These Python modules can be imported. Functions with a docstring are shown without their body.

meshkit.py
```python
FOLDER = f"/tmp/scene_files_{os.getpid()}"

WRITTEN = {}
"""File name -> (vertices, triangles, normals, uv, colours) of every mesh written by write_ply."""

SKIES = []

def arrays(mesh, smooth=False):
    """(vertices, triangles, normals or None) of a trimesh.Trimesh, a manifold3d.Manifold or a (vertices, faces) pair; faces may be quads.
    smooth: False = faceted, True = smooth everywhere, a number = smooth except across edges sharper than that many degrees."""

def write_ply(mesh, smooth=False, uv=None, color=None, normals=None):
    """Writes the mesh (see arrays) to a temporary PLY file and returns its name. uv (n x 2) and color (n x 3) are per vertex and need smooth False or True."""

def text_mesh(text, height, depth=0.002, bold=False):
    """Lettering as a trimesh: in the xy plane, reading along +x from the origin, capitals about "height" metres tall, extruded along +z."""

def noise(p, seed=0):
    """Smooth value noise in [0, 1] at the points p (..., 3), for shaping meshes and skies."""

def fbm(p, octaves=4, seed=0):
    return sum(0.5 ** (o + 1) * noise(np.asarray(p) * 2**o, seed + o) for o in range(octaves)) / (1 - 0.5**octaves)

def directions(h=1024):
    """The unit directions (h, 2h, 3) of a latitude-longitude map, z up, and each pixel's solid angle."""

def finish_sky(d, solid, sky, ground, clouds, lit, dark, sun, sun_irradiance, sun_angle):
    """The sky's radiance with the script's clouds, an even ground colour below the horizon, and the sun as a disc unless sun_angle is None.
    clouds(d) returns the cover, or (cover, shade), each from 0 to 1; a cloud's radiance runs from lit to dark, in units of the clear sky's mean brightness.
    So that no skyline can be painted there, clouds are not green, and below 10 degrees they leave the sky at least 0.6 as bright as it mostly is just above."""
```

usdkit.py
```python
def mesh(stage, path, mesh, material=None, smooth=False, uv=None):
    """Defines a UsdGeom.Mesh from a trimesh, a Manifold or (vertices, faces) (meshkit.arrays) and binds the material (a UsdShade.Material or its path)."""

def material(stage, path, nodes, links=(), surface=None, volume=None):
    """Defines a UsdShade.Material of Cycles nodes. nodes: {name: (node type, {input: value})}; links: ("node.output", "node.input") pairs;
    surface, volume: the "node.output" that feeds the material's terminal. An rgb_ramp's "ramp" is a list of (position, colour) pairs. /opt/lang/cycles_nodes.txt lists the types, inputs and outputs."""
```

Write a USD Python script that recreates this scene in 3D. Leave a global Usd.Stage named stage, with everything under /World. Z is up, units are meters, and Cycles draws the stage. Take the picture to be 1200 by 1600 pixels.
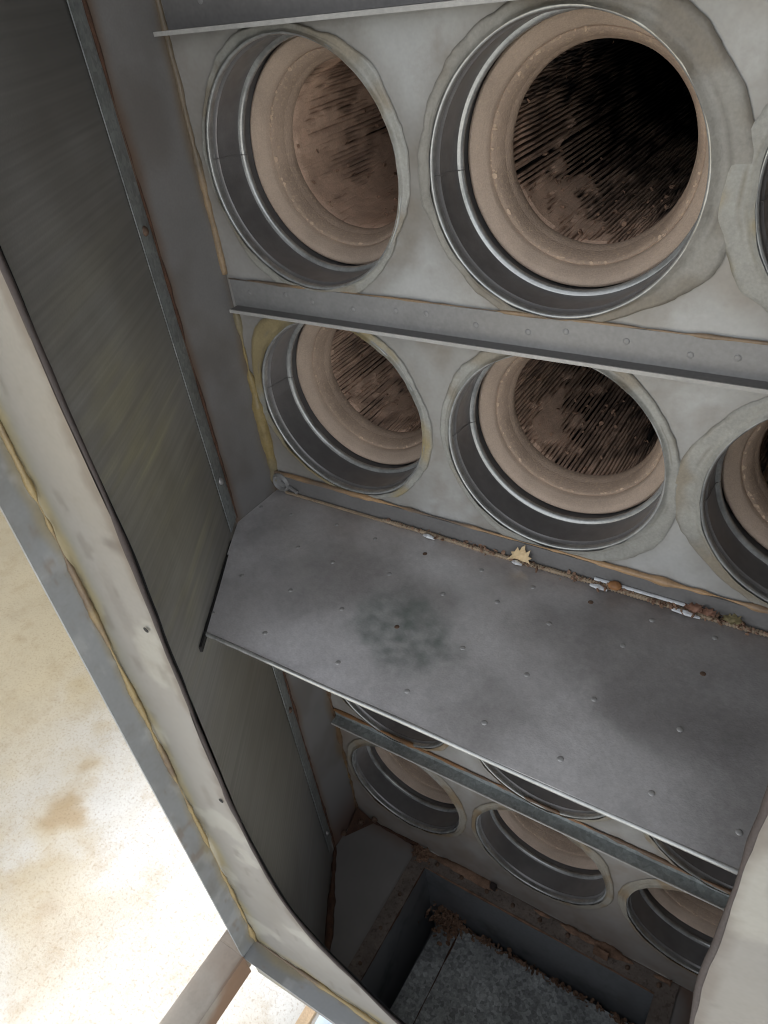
import math, random
import numpy as np, trimesh, usdkit, meshkit
from shapely.geometry import Polygon, Point, box as sbox
from shapely.ops import unary_union
from pxr import Usd, UsdGeom, UsdLux, UsdShade, Sdf, Gf, Vt

stage = Usd.Stage.CreateInMemory()
UsdGeom.SetStageUpAxis(stage, "Z")
UsdGeom.Xform.Define(stage, "/World")
U = 0.165          # metres per filter hole radius: the whole scene is laid out in hole radii
GZ = 12.5          # ground lies this many hole radii below the middle of the second row
def W(v): return (np.asarray(v, float) + [0, 0, GZ]) * U

# ------------------------------------------------------------------ camera
yaw, pitch, roll = -0.644937735, -0.643424395, -0.141971298
fw = np.array([math.sin(yaw) * math.cos(pitch), math.cos(yaw) * math.cos(pitch), math.sin(pitch)])
r0 = np.array([math.cos(yaw), -math.sin(yaw), 0]); u0 = np.cross(r0, fw)
rr = math.cos(roll) * r0 + math.sin(roll) * u0; uu = -math.sin(roll) * r0 + math.cos(roll) * u0
cpos = W([2.00167, -5.23258, 3.68919])
cam = UsdGeom.Camera.Define(stage, "/World/camera")
cam.CreateHorizontalApertureAttr(36.0); cam.CreateVerticalApertureAttr(48.0)
cam.CreateFocalLengthAttr(36.0 * 1138.615 / 1200)
cam.CreateClippingRangeAttr(Gf.Vec2f(0.02, 1000))
cam.CreateExposureAttr(1.6)
m4 = np.eye(4); m4[0, :3], m4[1, :3], m4[2, :3], m4[3, :3] = rr, uu, -fw, cpos
cam.AddTransformOp().Set(Gf.Matrix4d(m4.tolist()))

# ------------------------------------------------------------------ sky and soft daylight
SUN = np.array([0.02, 0.66, 0.75]); SUN = SUN / np.linalg.norm(SUN)
elev = math.asin(SUN[2]); rot = math.atan2(SUN[0], SUN[1])
skym = usdkit.material(stage, "/World/Looks/sky", {
    "sky": ("sky_texture", {"sky_type": "single_scattering", "sun_disc": False, "sun_elevation": elev, "sun_rotation": rot, "aerosol_density": 3.0}),
    "hs": ("hsv", {"saturation": 0.2}),
    "bg": ("background_shader", {"strength": 0.15})},
    [("sky.color", "hs.color"), ("hs.color", "bg.color")], surface="bg.background")
dome = UsdLux.DomeLight.Define(stage, "/World/sky")
UsdShade.MaterialBindingAPI.Apply(dome.GetPrim()).Bind(skym)
dome.GetPrim().SetCustomDataByKey("kind", "structure")
sun = UsdLux.DistantLight.Define(stage, "/World/sun")
sun.CreateIntensityAttr(0.38); sun.CreateAngleAttr(12.0); sun.CreateNormalizeAttr(True)
sun.CreateColorAttr(Gf.Vec3f(1.0, 0.975, 0.94))
zz = SUN; xx = np.cross([0, 0, 1.0], zz); xx /= np.linalg.norm(xx); yy = np.cross(zz, xx)
ms = np.eye(4); ms[0, :3], ms[1, :3], ms[2, :3] = xx, yy, zz
sun.AddTransformOp().Set(Gf.Matrix4d(ms.tolist()))

# ------------------------------------------------------------------ helpers
def lin(r, g, b): return tuple(((c / 255 + 0.055) / 1.055) ** 2.4 if c > 10 else c / 255 / 12.92 for c in (r, g, b))
taken = {}
def numbered(parent, name):
    n = taken.get((parent, name), -1) + 1; taken[(parent, name)] = n
    return f"{parent}/{name}" + (f"_{n:03d}" if n else "")
BASE = {}
def thing(name, label, cat, loc, group=None, kind=None):
    path = numbered("/World", name); x = UsdGeom.Xform.Define(stage, path)
    x.AddTranslateOp().Set(Gf.Vec3d(*map(float, W(loc)))); p = x.GetPrim(); BASE[path] = W(loc)
    keys(p, label, cat, group, kind); return path
def keys(p, label=None, cat=None, group=None, kind=None):
    for k, v in (("label", label), ("category", cat), ("group", group), ("kind", kind)):
        if v: p.SetCustomDataByKey(k, v)
def part(name, mesh, m, parent, smooth=30, col=None, label=None, kind=None):
    """one Mesh prim; the mesh is given in hole radii; col = one colour per vertex (needs smooth True / False)"""
    v, f, n = meshkit.arrays(mesh, smooth if col is None else (True if smooth else False))
    top = "/".join(parent.split("/")[:3]); v = W(v) - BASE[top]
    path = numbered(parent, name)
    g = usdkit.mesh(stage, path, (v, f), LOOK[m])
    if n is not None:
        g.CreateNormalsAttr(Vt.Vec3fArray.FromNumpy(n.astype(np.float32))); g.SetNormalsInterpolation("vertex")
    if col is not None:
        UsdGeom.PrimvarsAPI(g).CreatePrimvar("col", Sdf.ValueTypeNames.Color3fArray, "vertex").Set(Vt.Vec3fArray.FromNumpy(np.asarray(col, np.float32)))
    keys(g.GetPrim(), label, None, None, kind); return path
def solo(name, mesh, m, label, cat, loc, smooth=30, group=None, kind=None, col=None):
    v, f, n = meshkit.arrays(mesh, smooth if col is None else bool(smooth)); path = numbered("/World", name); b = W(loc)
    g = usdkit.mesh(stage, path, (W(v) - b, f), LOOK[m]); g.AddTranslateOp().Set(Gf.Vec3d(*map(float, b)))
    if n is not None:
        g.CreateNormalsAttr(Vt.Vec3fArray.FromNumpy(n.astype(np.float32))); g.SetNormalsInterpolation("vertex")
    if col is not None:
        UsdGeom.PrimvarsAPI(g).CreatePrimvar("col", Sdf.ValueTypeNames.Color3fArray, "vertex").Set(Vt.Vec3fArray.FromNumpy(np.asarray(col, np.float32)))
    keys(g.GetPrim(), label, cat, group, kind); return path
def box(x0, x1, y0, y1, z0, z1):
    b = trimesh.creation.box([x1 - x0, y1 - y0, z1 - z0]); b.apply_translation([(x0 + x1) / 2, (y0 + y1) / 2, (z0 + z1) / 2]); return b
def cat(ms): return trimesh.util.concatenate([trimesh.Trimesh(*meshkit.arrays(m)[:2], process=False) for m in ms])
LAT = np.random.default_rng(12).uniform(-1, 1, 64 ** 3)
def fbm(p, octaves=4, seed=0, scale=1.0):
    p = np.asarray(p, float) * scale; out = np.zeros(len(p)); a = 1.0; t = 0
    for o in range(octaves):
        q = p * 2 ** o + 17.3 * o + 7.31 * (seed + o); i = np.floor(q).astype(np.int64); f = q - i; f = f * f * (3 - 2 * f); i &= 63; j = (i + 1) & 63
        x0, y0, z0 = i[:, 0] << 12, i[:, 1] << 6, i[:, 2]; x1, y1, z1 = j[:, 0] << 12, j[:, 1] << 6, j[:, 2]; fx, fy, fz = f.T
        g = lambda yy, zz_: LAT[x0 + yy + zz_] * (1 - fx) + LAT[x1 + yy + zz_] * fx
        out += a * ((g(y0, z0) * (1 - fy) + g(y1, z0) * fy) * (1 - fz) + (g(y0, z1) * (1 - fy) + g(y1, z1) * fy) * fz); t += a; a *= 0.5
    return out / t * 1.35
def sstep(a, b, x): t = np.clip((x - a) / (b - a), 0, 1); return t * t * (3 - 2 * t)
def mixc(c, d, f): f = np.asarray(f)[:, None]; return c * (1 - f) + np.asarray(d) * f
def grid(o, a, b, na, nb, thick=None, n=None):
    """a sheet from o along a and b; returns vertices (front first), triangles, number of front vertices"""
    o, a, b = (np.asarray(q, float) for q in (o, a, b))
    s, t = np.meshgrid(np.linspace(0, 1, na + 1), np.linspace(0, 1, nb + 1), indexing="ij")
    v = o + s.reshape(-1, 1) * a + t.reshape(-1, 1) * b
    i, j = np.meshgrid(np.arange(na), np.arange(nb), indexing="ij"); k = (i * (nb + 1) + j).ravel()
    q = np.stack([k, k + nb + 1, k + nb + 2, k + 1], -1)
    return v, np.vstack([q[:, [0, 1, 2]], q[:, [0, 2, 3]]])
def tube(pts, rad, sides=8, closed=False, cap=True):
    p = np.asarray(pts, float); n = len(p); rad = np.broadcast_to(rad, (n,))
    t = (np.roll(p, -1, 0) - np.roll(p, 1, 0)) if closed else np.gradient(p, axis=0)
    t /= np.linalg.norm(t, axis=1, keepdims=True) + 1e-12
    ref = np.where(np.abs(t[:, 1:2]) < 0.9, [[0, 1.0, 0]], [[1.0, 0, 0]])
    a = np.cross(t, ref); a /= np.linalg.norm(a, axis=1, keepdims=True) + 1e-12; b = np.cross(t, a)
    ang = np.arange(sides) * 2 * np.pi / sides
    v = (p[:, None] + rad[:, None, None] * (np.cos(ang)[None, :, None] * a[:, None] + np.sin(ang)[None, :, None] * b[:, None])).reshape(-1, 3)
    m = n if closed else n - 1
    i, j = np.meshgrid(np.arange(m), np.arange(sides), indexing="ij"); i2 = (i + 1) % n; j2 = (j + 1) % sides
    q = np.stack([i * sides + j, i * sides + j2, i2 * sides + j2, i2 * sides + j], -1).reshape(-1, 4)
    f = np.vstack([q[:, [0, 1, 2]], q[:, [0, 2, 3]]])
    if cap and not closed:
        v = np.vstack([v, p[0], p[-1]]); e = []
        for j in range(sides):
            e += [[len(v) - 2, (j + 1) % sides, j], [len(v) - 1, (n - 1) * sides + j, (n - 1) * sides + (j + 1) % sides]]
        f = np.vstack([f, e])
    return trimesh.Trimesh(v, f, process=False)
def lathe(profile, c, seg=128, jit=None):
    """profile: (radius, y) pairs, turned about the y axis through c = (x, z)"""
    pr = np.asarray(profile, float); th = np.linspace(0, 2 * np.pi, seg, endpoint=False)
    r = np.repeat(pr[:, 0][:, None], seg, 1); y = np.repeat(pr[:, 1][:, None], seg, 1)
    if jit is not None: r, y = jit(r, y, th)
    v = np.stack([c[0] + r * np.cos(th), y, c[1] + r * np.sin(th)], -1).reshape(-1, 3)
    i, j = np.meshgrid(np.arange(len(pr) - 1), np.arange(seg), indexing="ij"); j2 = (j + 1) % seg
    q = np.stack([i * seg + j, (i + 1) * seg + j, (i + 1) * seg + j2, i * seg + j2], -1).reshape(-1, 4)
    return trimesh.Trimesh(v, np.vstack([q[:, [0, 2, 1]], q[:, [0, 3, 2]]]), process=False)
def flatpoly(poly, size=None):
    """a flat sheet of small triangles: square tiles inside, cut tiles along the outline"""
    if not size:
        v, f = trimesh.creation.triangulate_polygon(poly, engine="earcut"); return trimesh.Trimesh(np.column_stack([v, np.zeros(len(v))]), f, process=True)
    import shapely
    x0, y0, x1, y1 = poly.bounds; nx, ny = int((x1 - x0) / size) + 1, int((y1 - y0) / size) + 1
    X, Y = np.linspace(x0, x1, nx + 1), np.linspace(y0, y1, ny + 1); i, j = (q.ravel() for q in np.meshgrid(np.arange(nx), np.arange(ny), indexing="ij"))
    tiles = shapely.box(X[i], Y[j], X[i + 1], Y[j + 1]); shapely.prepare(poly)
    full = shapely.contains_properly(poly, tiles) | shapely.covers(poly, tiles); cut = shapely.intersects(poly, tiles) & ~full
    k = i * (ny + 1) + j; k = k[full]; P = np.stack([a_.ravel() for a_ in np.meshgrid(X, Y, indexing="ij")], -1)
    V, F = [P], [np.vstack([np.stack([k, k + ny + 1, k + ny + 2], -1), np.stack([k, k + ny + 2, k + 1], -1)])]; n = len(P)
    for g in shapely.intersection(poly, tiles[cut]):
        for h in getattr(g, "geoms", [g]):
            if h.geom_type != "Polygon" or h.area < 1e-9: continue
            v, f = trimesh.creation.triangulate_polygon(h, engine="earcut"); V.append(v); F.append(f + n); n += len(v)
    v, f = np.vstack(V), np.vstack(F); used = np.unique(f); m = np.full(len(v), -1); m[used] = np.arange(len(used))
    return trimesh.Trimesh(np.column_stack([v[used], np.zeros(len(used))]), m[f], process=False)
def dome_head(c, n, r, h, seg=10):
    prof = [(r, 0), (r * .96, h * .35), (r * .75, h * .75), (r * .4, h * .97), (0.001, h)]
    n = np.asarray(n, float); n /= np.linalg.norm(n); a = np.cross(n, [0.3, 0.1, 0.9]); a /= np.linalg.norm(a); b = np.cross(n, a)
    th = np.arange(seg) * 2 * np.pi / seg
    v = np.concatenate([np.asarray(c) + hh * n + rr_ * (np.cos(th)[:, None] * a + np.sin(th)[:, None] * b) for rr_, hh in prof])
    f = []
    for i in range(len(prof) - 1):
        for j in range(seg):
            k, l = i * seg + j, i * seg + (j + 1) % seg; f += [[k, l, l + seg], [k, l + seg, k + seg]]
    return trimesh.Trimesh(v, f, process=False)

# ------------------------------------------------------------------ materials
LOOK = {}
def look(name, base, var=0.18, scale=6.0, rough=0.5, metal=0.0, bump=0.15, fine=180.0, speck=None, speck_amt=0.0, use_col=False, spec=0.5, streak=None, rvar=0.12, spangle=0.0, bdist=0.002, grime=None):
    """procedural paint, metal or dust: broad mottling, fine grain, optional specks, brushed streaks and zinc spangle"""
    N, L = {}, []
    N["tc"] = ("texture_coordinate", {})
    N["n1"] = ("noise_texture", {"scale": scale, "detail": 5.0, "roughness": 0.6})
    N["n2"] = ("noise_texture", {"scale": fine, "detail": 3.0, "roughness": 0.6})
    L += [("tc.object", "n1.vector"), ("tc.object", "n2.vector")]
    N["r1"] = ("map_range", {"from_min": 0.3, "from_max": 0.7, "to_min": 1 - var, "to_max": 1 + var}); L.append(("n1.fac", "r1.value"))
    N["r2"] = ("map_range", {"from_min": 0.3, "from_max": 0.7, "to_min": 1 - var * .6, "to_max": 1 + var * .6}); L.append(("n2.fac", "r2.value"))
    N["mul"] = ("math", {"math_type": "multiply"}); L += [("r1.result", "mul.value1"), ("r2.result", "mul.value2")]
    if use_col:
        N["at"] = ("attribute", {"attribute": "col"}); src = "at.color"
    else:
        N["bc"] = ("color", {"value": base}); src = "bc.color"
    last = "mul.value"
    if streak:
        N["mp"] = ("mapping", {"rotation": streak[0], "scale": streak[1]}); N["ns"] = ("noise_texture", {"scale": streak[2], "detail": 4.0})
        N["rs"] = ("map_range", {"from_min": 0.35, "from_max": 0.65, "to_min": 1 - streak[3], "to_max": 1 + streak[3]})
        N["mu2"] = ("math", {"math_type": "multiply"})
        L += [("tc.object", "mp.vector"), ("mp.vector", "ns.vector"), ("ns.fac", "rs.value"), (last, "mu2.value1"), ("rs.result", "mu2.value2")]; last = "mu2.value"
    if spangle:
        N["vo"] = ("voronoi_texture", {"scale": 120.0}); N["sv"] = ("separate_color", {})
        N["rv"] = ("map_range", {"to_min": 1 - spangle, "to_max": 1 + spangle}); N["mu3"] = ("math", {"math_type": "multiply"})
        L += [("tc.object", "vo.vector"), ("vo.color", "sv.color"), ("sv.r", "rv.value"), (last, "mu3.value1"), ("rv.result", "mu3.value2")]; last = "mu3.value"
    N["vs"] = ("vector_math", {"math_type": "scale"}); L += [(src, "vs.vector1"), (last, "vs.scale")]; out = "vs.vector"
    if speck is not None:
        N["n3"] = ("noise_texture", {"scale": fine * .55, "detail": 6.0, "roughness": 0.7})
        N["r3"] = ("map_range", {"from_min": 0.53, "from_max": 0.63, "to_min": 0.0, "to_max": speck_amt, "clamp": True})
        N["mx"] = ("mix", {"color2": speck}); L += [("tc.object", "n3.vector"), ("n3.fac", "r3.value"), ("r3.result", "mx.fac"), (out, "mx.color1")]; out = "mx.color"
    if grime:
        N["n4"] = ("noise_texture", {"scale": grime[1], "detail": 12.0, "roughness": 0.78})
        N["r4"] = ("map_range", {"from_min": 0.5, "from_max": 0.72, "to_min": 0.0, "to_max": grime[2], "clamp": True})
        N["mg"] = ("mix", {"color2": grime[0]}); L += [("tc.object", "n4.vector"), ("n4.fac", "r4.value"), ("r4.result", "mg.fac"), (out, "mg.color1")]; out = "mg.color"
    N["rr"] = ("map_range", {"from_min": 0.3, "from_max": 0.7, "to_min": max(rough - rvar, .05), "to_max": min(rough + rvar, 1)}); L.append(("n1.fac", "rr.value"))
    N["bp"] = ("bump", {"strength": bump, "distance": bdist}); L.append(("n2.fac", "bp.height"))
    N["p"] = ("principled_bsdf", {"metallic": metal, "specular_ior_level": spec})
    L += [(out, "p.base_color"), ("rr.result", "p.roughness"), ("bp.normal", "p.normal")]
    LOOK[name] = usdkit.material(stage, f"/World/Looks/{name}", N, L, surface="p.BSDF")
look("grey_paint", lin(160, 160, 157), .07, 5, .34, .0, .05, use_col=True, spec=.5, grime=(lin(112, 98, 80), 9.0, .3))
look("dark_panel", None, .10, 3, .42, .0, .12, fine=420, use_col=True, spec=.45, streak=((0, 0.0, 0.0), (3, 3, 170), 1.0, .10))
look("return_panel", None, .10, 4, .48, .0, .10, fine=420, use_col=True, spec=.45)
look("flange_paint", None, .06, 4, .46, .0, .06, use_col=True, grime=(lin(92, 82, 68), 11.0, .3))
look("edge_grey", lin(165, 163, 158), .15, 12, .45, 0, .1)
look("ledge_grey", lin(108, 106, 104), .15, 9, .5, 0, .1)
look("plain_grey", lin(132, 131, 129), .14, 5, .36, .0, .08)
look("shelf_metal", None, .12, 7, .36, .2, .14, fine=330, use_col=True, spec=.5)
look("galvanised", lin(140, 145, 144), .22, 14, .45, .35, .1, spangle=.18)
look("gate_zinc", lin(158, 162, 162), .35, 9, .42, .3, .12, spangle=.36)
look("dark_collar", lin(122, 120, 119), .15, 6, .30, .3, .12, fine=520, speck=lin(120, 115, 108), speck_amt=.12)
look("lip_metal", lin(170, 171, 168), .15, 20, .27, .6, .08, fine=200)
look("rubber_dark", lin(52, 44, 41), .25, 25, .7, 0, .3)
look("chute_steel", lin(106, 108, 110), .25, 7, .36, .3, .1)
look("frame_steel", lin(112, 102, 94), .3, 18, .7, 0, .3, speck=lin(60, 46, 38), speck_amt=.6)
look("rust", lin(80, 56, 42), .45, 40, .9, 0, .8, fine=500, speck=lin(60, 34, 22), speck_amt=.7)
look("sealant", None, .14, 30, .42, 0, .3, fine=240, use_col=True, spec=.55)
look("cap_dust", lin(182, 163, 146), .17, 9, .85, 0, .35, fine=500, speck=lin(205, 182, 156), speck_amt=.3, spec=.2)
look("cap_brown_dust", lin(166, 146, 129), .16, 14, .9, 0, .5, fine=400, speck=lin(196, 172, 144), speck_amt=.6, spec=.2)  # browner dust on the inner rings of the cap
look("cap_crust", lin(198, 174, 150), .15, 40, .9, 0, .6, fine=300, spec=.2)
look("filter_paper", None, .2, 20, .9, 0, .4, fine=400, use_col=True, spec=.2)
look("dust", lin(136, 110, 92), .35, 40, .95, 0, .8, fine=500, spec=.1)
look("trim_tan", lin(150, 132, 110), .2, 40, .6, 0, .2)
look("clip_white", lin(215, 218, 220), .1, 30, .35, .3, .05)
look("screw_zinc", lin(160, 159, 157), .15, 60, .4, .35, .05)
look("screw_rust", lin(104, 84, 70), .3, 80, .6, .3, .3)
look("leaf_tan", lin(214, 190, 150), .12, 60, .75, 0, .2)
look("leaf_red", lin(132, 98, 80), .25, 60, .75, 0, .2)
look("leaf_yellow", lin(116, 106, 74), .25, 60, .75, 0, .2)
look("nut_brown", lin(150, 105, 65), .2, 80, .6, 0, .2)
look("concrete", None, .07, 3, .42, 0, .3, fine=170, use_col=True, speck=lin(116, 98, 70), speck_amt=.42, grime=(lin(136, 114, 74), 7.0, .5), spec=.5, bdist=.003)
look("beam_paint", lin(150, 138, 124), .1, 6, .55, 0, .15, speck=lin(120, 86, 58), speck_amt=.2)
look("wood", lin(168, 146, 118), .25, 8, .7, 0, .2)
look("pale_blue", lin(205, 220, 235), .05, 8, .4, 0, .1)
look("dark_hollow", lin(26, 25, 24), .2, 5, .8, 0, .1)
look("wall_render", lin(120, 112, 100), .2, 3, .9, 0, .3)

# ------------------------------------------------------------------ ground
rng = np.random.default_rng(4)
gv, gf = grid([0, 0, 0], [1, 0, 0], [0, 1, 0], 300, 240)
def spread(t, c0, w, far): q = np.clip((t - .5) * 2.6, -1.3, 1.3); return c0 + np.where(np.abs(q) <= 1, q * w, np.sign(q) * (w + (np.abs(q) - 1) / .3 * far))
gv = np.column_stack([spread(gv[:, 0], -17, 17, 160), spread(gv[:, 1], 1, 13, 160), np.full(len(gv), -GZ)])
c = np.tile(np.array(lin(178, 178, 175)), (len(gv), 1))
f1 = fbm(gv, 4, 3, .22); f2 = fbm(gv, 5, 9, .9)
c = mixc(c, lin(158, 144, 114), sstep(.0, .6, f1 + .5 * f2) * (.2 + .6 * sstep(-7, -12, gv[:, 0])))  # tan dirt held back on the sunlit side, painting it whiter
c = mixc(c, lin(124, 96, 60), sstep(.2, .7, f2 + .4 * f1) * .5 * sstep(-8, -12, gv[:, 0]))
c = mixc(c, lin(172, 154, 112), sstep(-9, -17, gv[:, 0] + 2.5 * f1) * .75)  # far tan dirt that also colours in the shaded side
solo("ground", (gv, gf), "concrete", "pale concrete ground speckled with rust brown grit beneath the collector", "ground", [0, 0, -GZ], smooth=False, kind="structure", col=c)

# unseen wall added behind and to the left to cast shade on the far ground
solo("neighbouring_wall", box(-60, -10.0, 15, 40, -GZ, 20.0), "wall_render", "added grey wall out of view that shades the ground left of the collector", "wall", [-30, 20, -GZ], smooth=False, kind="structure")
# ------------------------------------------------------------------ the housing
H = thing("dust_collector", "grey sheet metal dust collector housing with open door and rows of round filter holes", "dust collector", [0, 2, -GZ])
SX, RZ = 2.305, 2.337
ROWS = [2 * RZ, RZ, 0.0, -4.64, -6.99]
COLS = [-SX, 0.0, SX]
XW, ZF, ZT, YF = 3.5, -8.7, 9.4, -2.95
# back panel with its holes
pl = sbox(-XW, ZF, XW, ZT).difference(unary_union([Point(x, z).buffer(1.012, 48) for x in COLS for z in ROWS]))
bm = flatpoly(pl, .07)
V = np.column_stack([bm.vertices[:, 0], 0 * bm.vertices[:, 0], bm.vertices[:, 1]])
F = bm.faces
nn = np.cross(V[F[:, 1]] - V[F[:, 0]], V[F[:, 2]] - V[F[:, 0]])[:, 1]
F[nn > 0] = F[nn > 0][:, ::-1]
c = np.tile(np.array(lin(168, 168, 165)), (len(V), 1))
f1 = fbm(V, 4, 1, .7); f2 = fbm(V, 5, 2, 2.5)
c = mixc(c, lin(126, 123, 117), sstep(-.1, .5, f1) * .6)
low = sstep(-4.2, -8.2, V[:, 2]); edge = sstep(-2.6, -3.5, V[:, 0])
c = mixc(c, lin(112, 94, 80), np.clip(low * .85 + edge * .35, 0, .75) * (0.7 + .3 * f2))
for (x, z, r, a) in ((1.05, 3.7, .3, .8), (1.15, 3.3, .2, .5), (1.35, 1.75, .35, .6), (-1.15, .95, .3, .3)):
    d = np.hypot(V[:, 0] - x, V[:, 2] - z) / r + .6 * f2
    c = mixc(c, lin(120, 104, 82), sstep(1.0, .3, d) * a)
c = mixc(c, lin(120, 108, 92), sstep(.25, .55, fbm(V, 5, 22, 3.2)) * .35); c = mixc(c, lin(186, 186, 182), sstep(-.5, 2.2, V[:, 0]) * sstep(.2, 3.0, V[:, 2]) * .75)  # upper right lightened: the stronger light there is put into the colour
hd = np.min([np.hypot(V[:, 0] - x, V[:, 2] - z) for x in COLS for z in ROWS], axis=0); c = mixc(c, lin(118, 112, 102), sstep(1.38, 1.12, hd + .14 * f2) * .45)  # soft shadow round each hole, painted into the sheet colour
V[:, 1] = .009 * (.5 + .5 * fbm(V, 2, 23, .8))
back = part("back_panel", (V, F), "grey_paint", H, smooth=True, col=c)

# collars, lips, gaskets and smeared sealant of every hole
random.seed(7)
def sealant(x, z, seed, w0, lobes, tint, tint2):
    """an uneven smear of sealant round a hole: rises to a ridge at the lip, thins out to a ragged edge"""
    n, m = 260, 11; th = np.linspace(0, 2 * np.pi, n, endpoint=False); ring = np.stack([np.cos(th), np.sin(th), 0 * th], -1)
    w = w0 * (.95 + .55 * fbm(ring, 4, seed, 1.6) + .16 * fbm(ring, 3, seed + 5, 5)) + .006 * fbm(ring, 2, seed + 8, 22)
    for a, wd, amt in lobes: w += amt * np.exp(-(((th - a + np.pi) % (2 * np.pi) - np.pi) / wd) ** 2)
    w = np.clip(w, .03, .6); vs, cs = [], []
    for k in range(m):
        t = k / (m - 1); rad = 1.012 + .01 * fbm(ring, 3, seed + 12, 5) + w * t ** 1.3
        hgt = (.034 + .014 * fbm(ring, 3, seed + 11, 6)) * np.exp(-(t / .22) ** 2) + .015 * (t < .99) + .006 * fbm(np.column_stack([ring[:, :2] * rad[:, None] * 3, th * 0]), 3, seed + 2, 1.5) + .006
        if k == m - 1: hgt = hgt * 0 + .006
        p = np.column_stack([x + rad * np.cos(th), -hgt, z + rad * np.sin(th)]); vs.append(p)
        g = fbm(p, 4, seed + 3, 2.2); cc = mixc(np.tile(np.array(tint), (n, 1)), tint2, sstep(-.1, .4, g))
        cc = mixc(cc, np.array(tint2) * .5, (.5 if k == 5 else .25 if k == 3 else 0) * sstep(.0, .35, fbm(ring, 3, seed + 31 + k, 3)))
        cs.append(mixc(cc, np.array(tint2) * .45, np.full(n, .6 if k >= m - 1 else 0.0) * sstep(-.4, .0, g)))
    v = np.concatenate(vs); i, j = np.meshgrid(np.arange(m - 1), np.arange(n), indexing="ij"); j2 = (j + 1) % n
    q = np.stack([i * n + j, i * n + j2, (i + 1) * n + j2, (i + 1) * n + j], -1).reshape(-1, 4)
    return (v, np.vstack([q[:, [0, 2, 1]], q[:, [0, 3, 2]]])[:, ::-1]), np.concatenate(cs)
grey1, tan1, yel1 = lin(148, 147, 140), lin(136, 128, 113), lin(140, 127, 96)
SEAL = {(0, 1): (.09, [(4.5, .6, .06)], grey1, tan1), (1, 1): (.10, [(.25, .5, .15), (5.8, .35, .13), (.9, .3, .08)], lin(138, 135, 127), lin(118, 111, 99)),
        (2, 1): (.12, [(3.4, .6, .1)], grey1, yel1), (0, 2): (.08, [(2.4, .45, .14), (3.3, .5, .05)], lin(148, 134, 100), grey1), (1, 2): (.11, [(5.6, .4, .1)], grey1, tan1),
        (2, 2): (.11, [(3.2, .6, .12)], grey1, tan1)}
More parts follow.
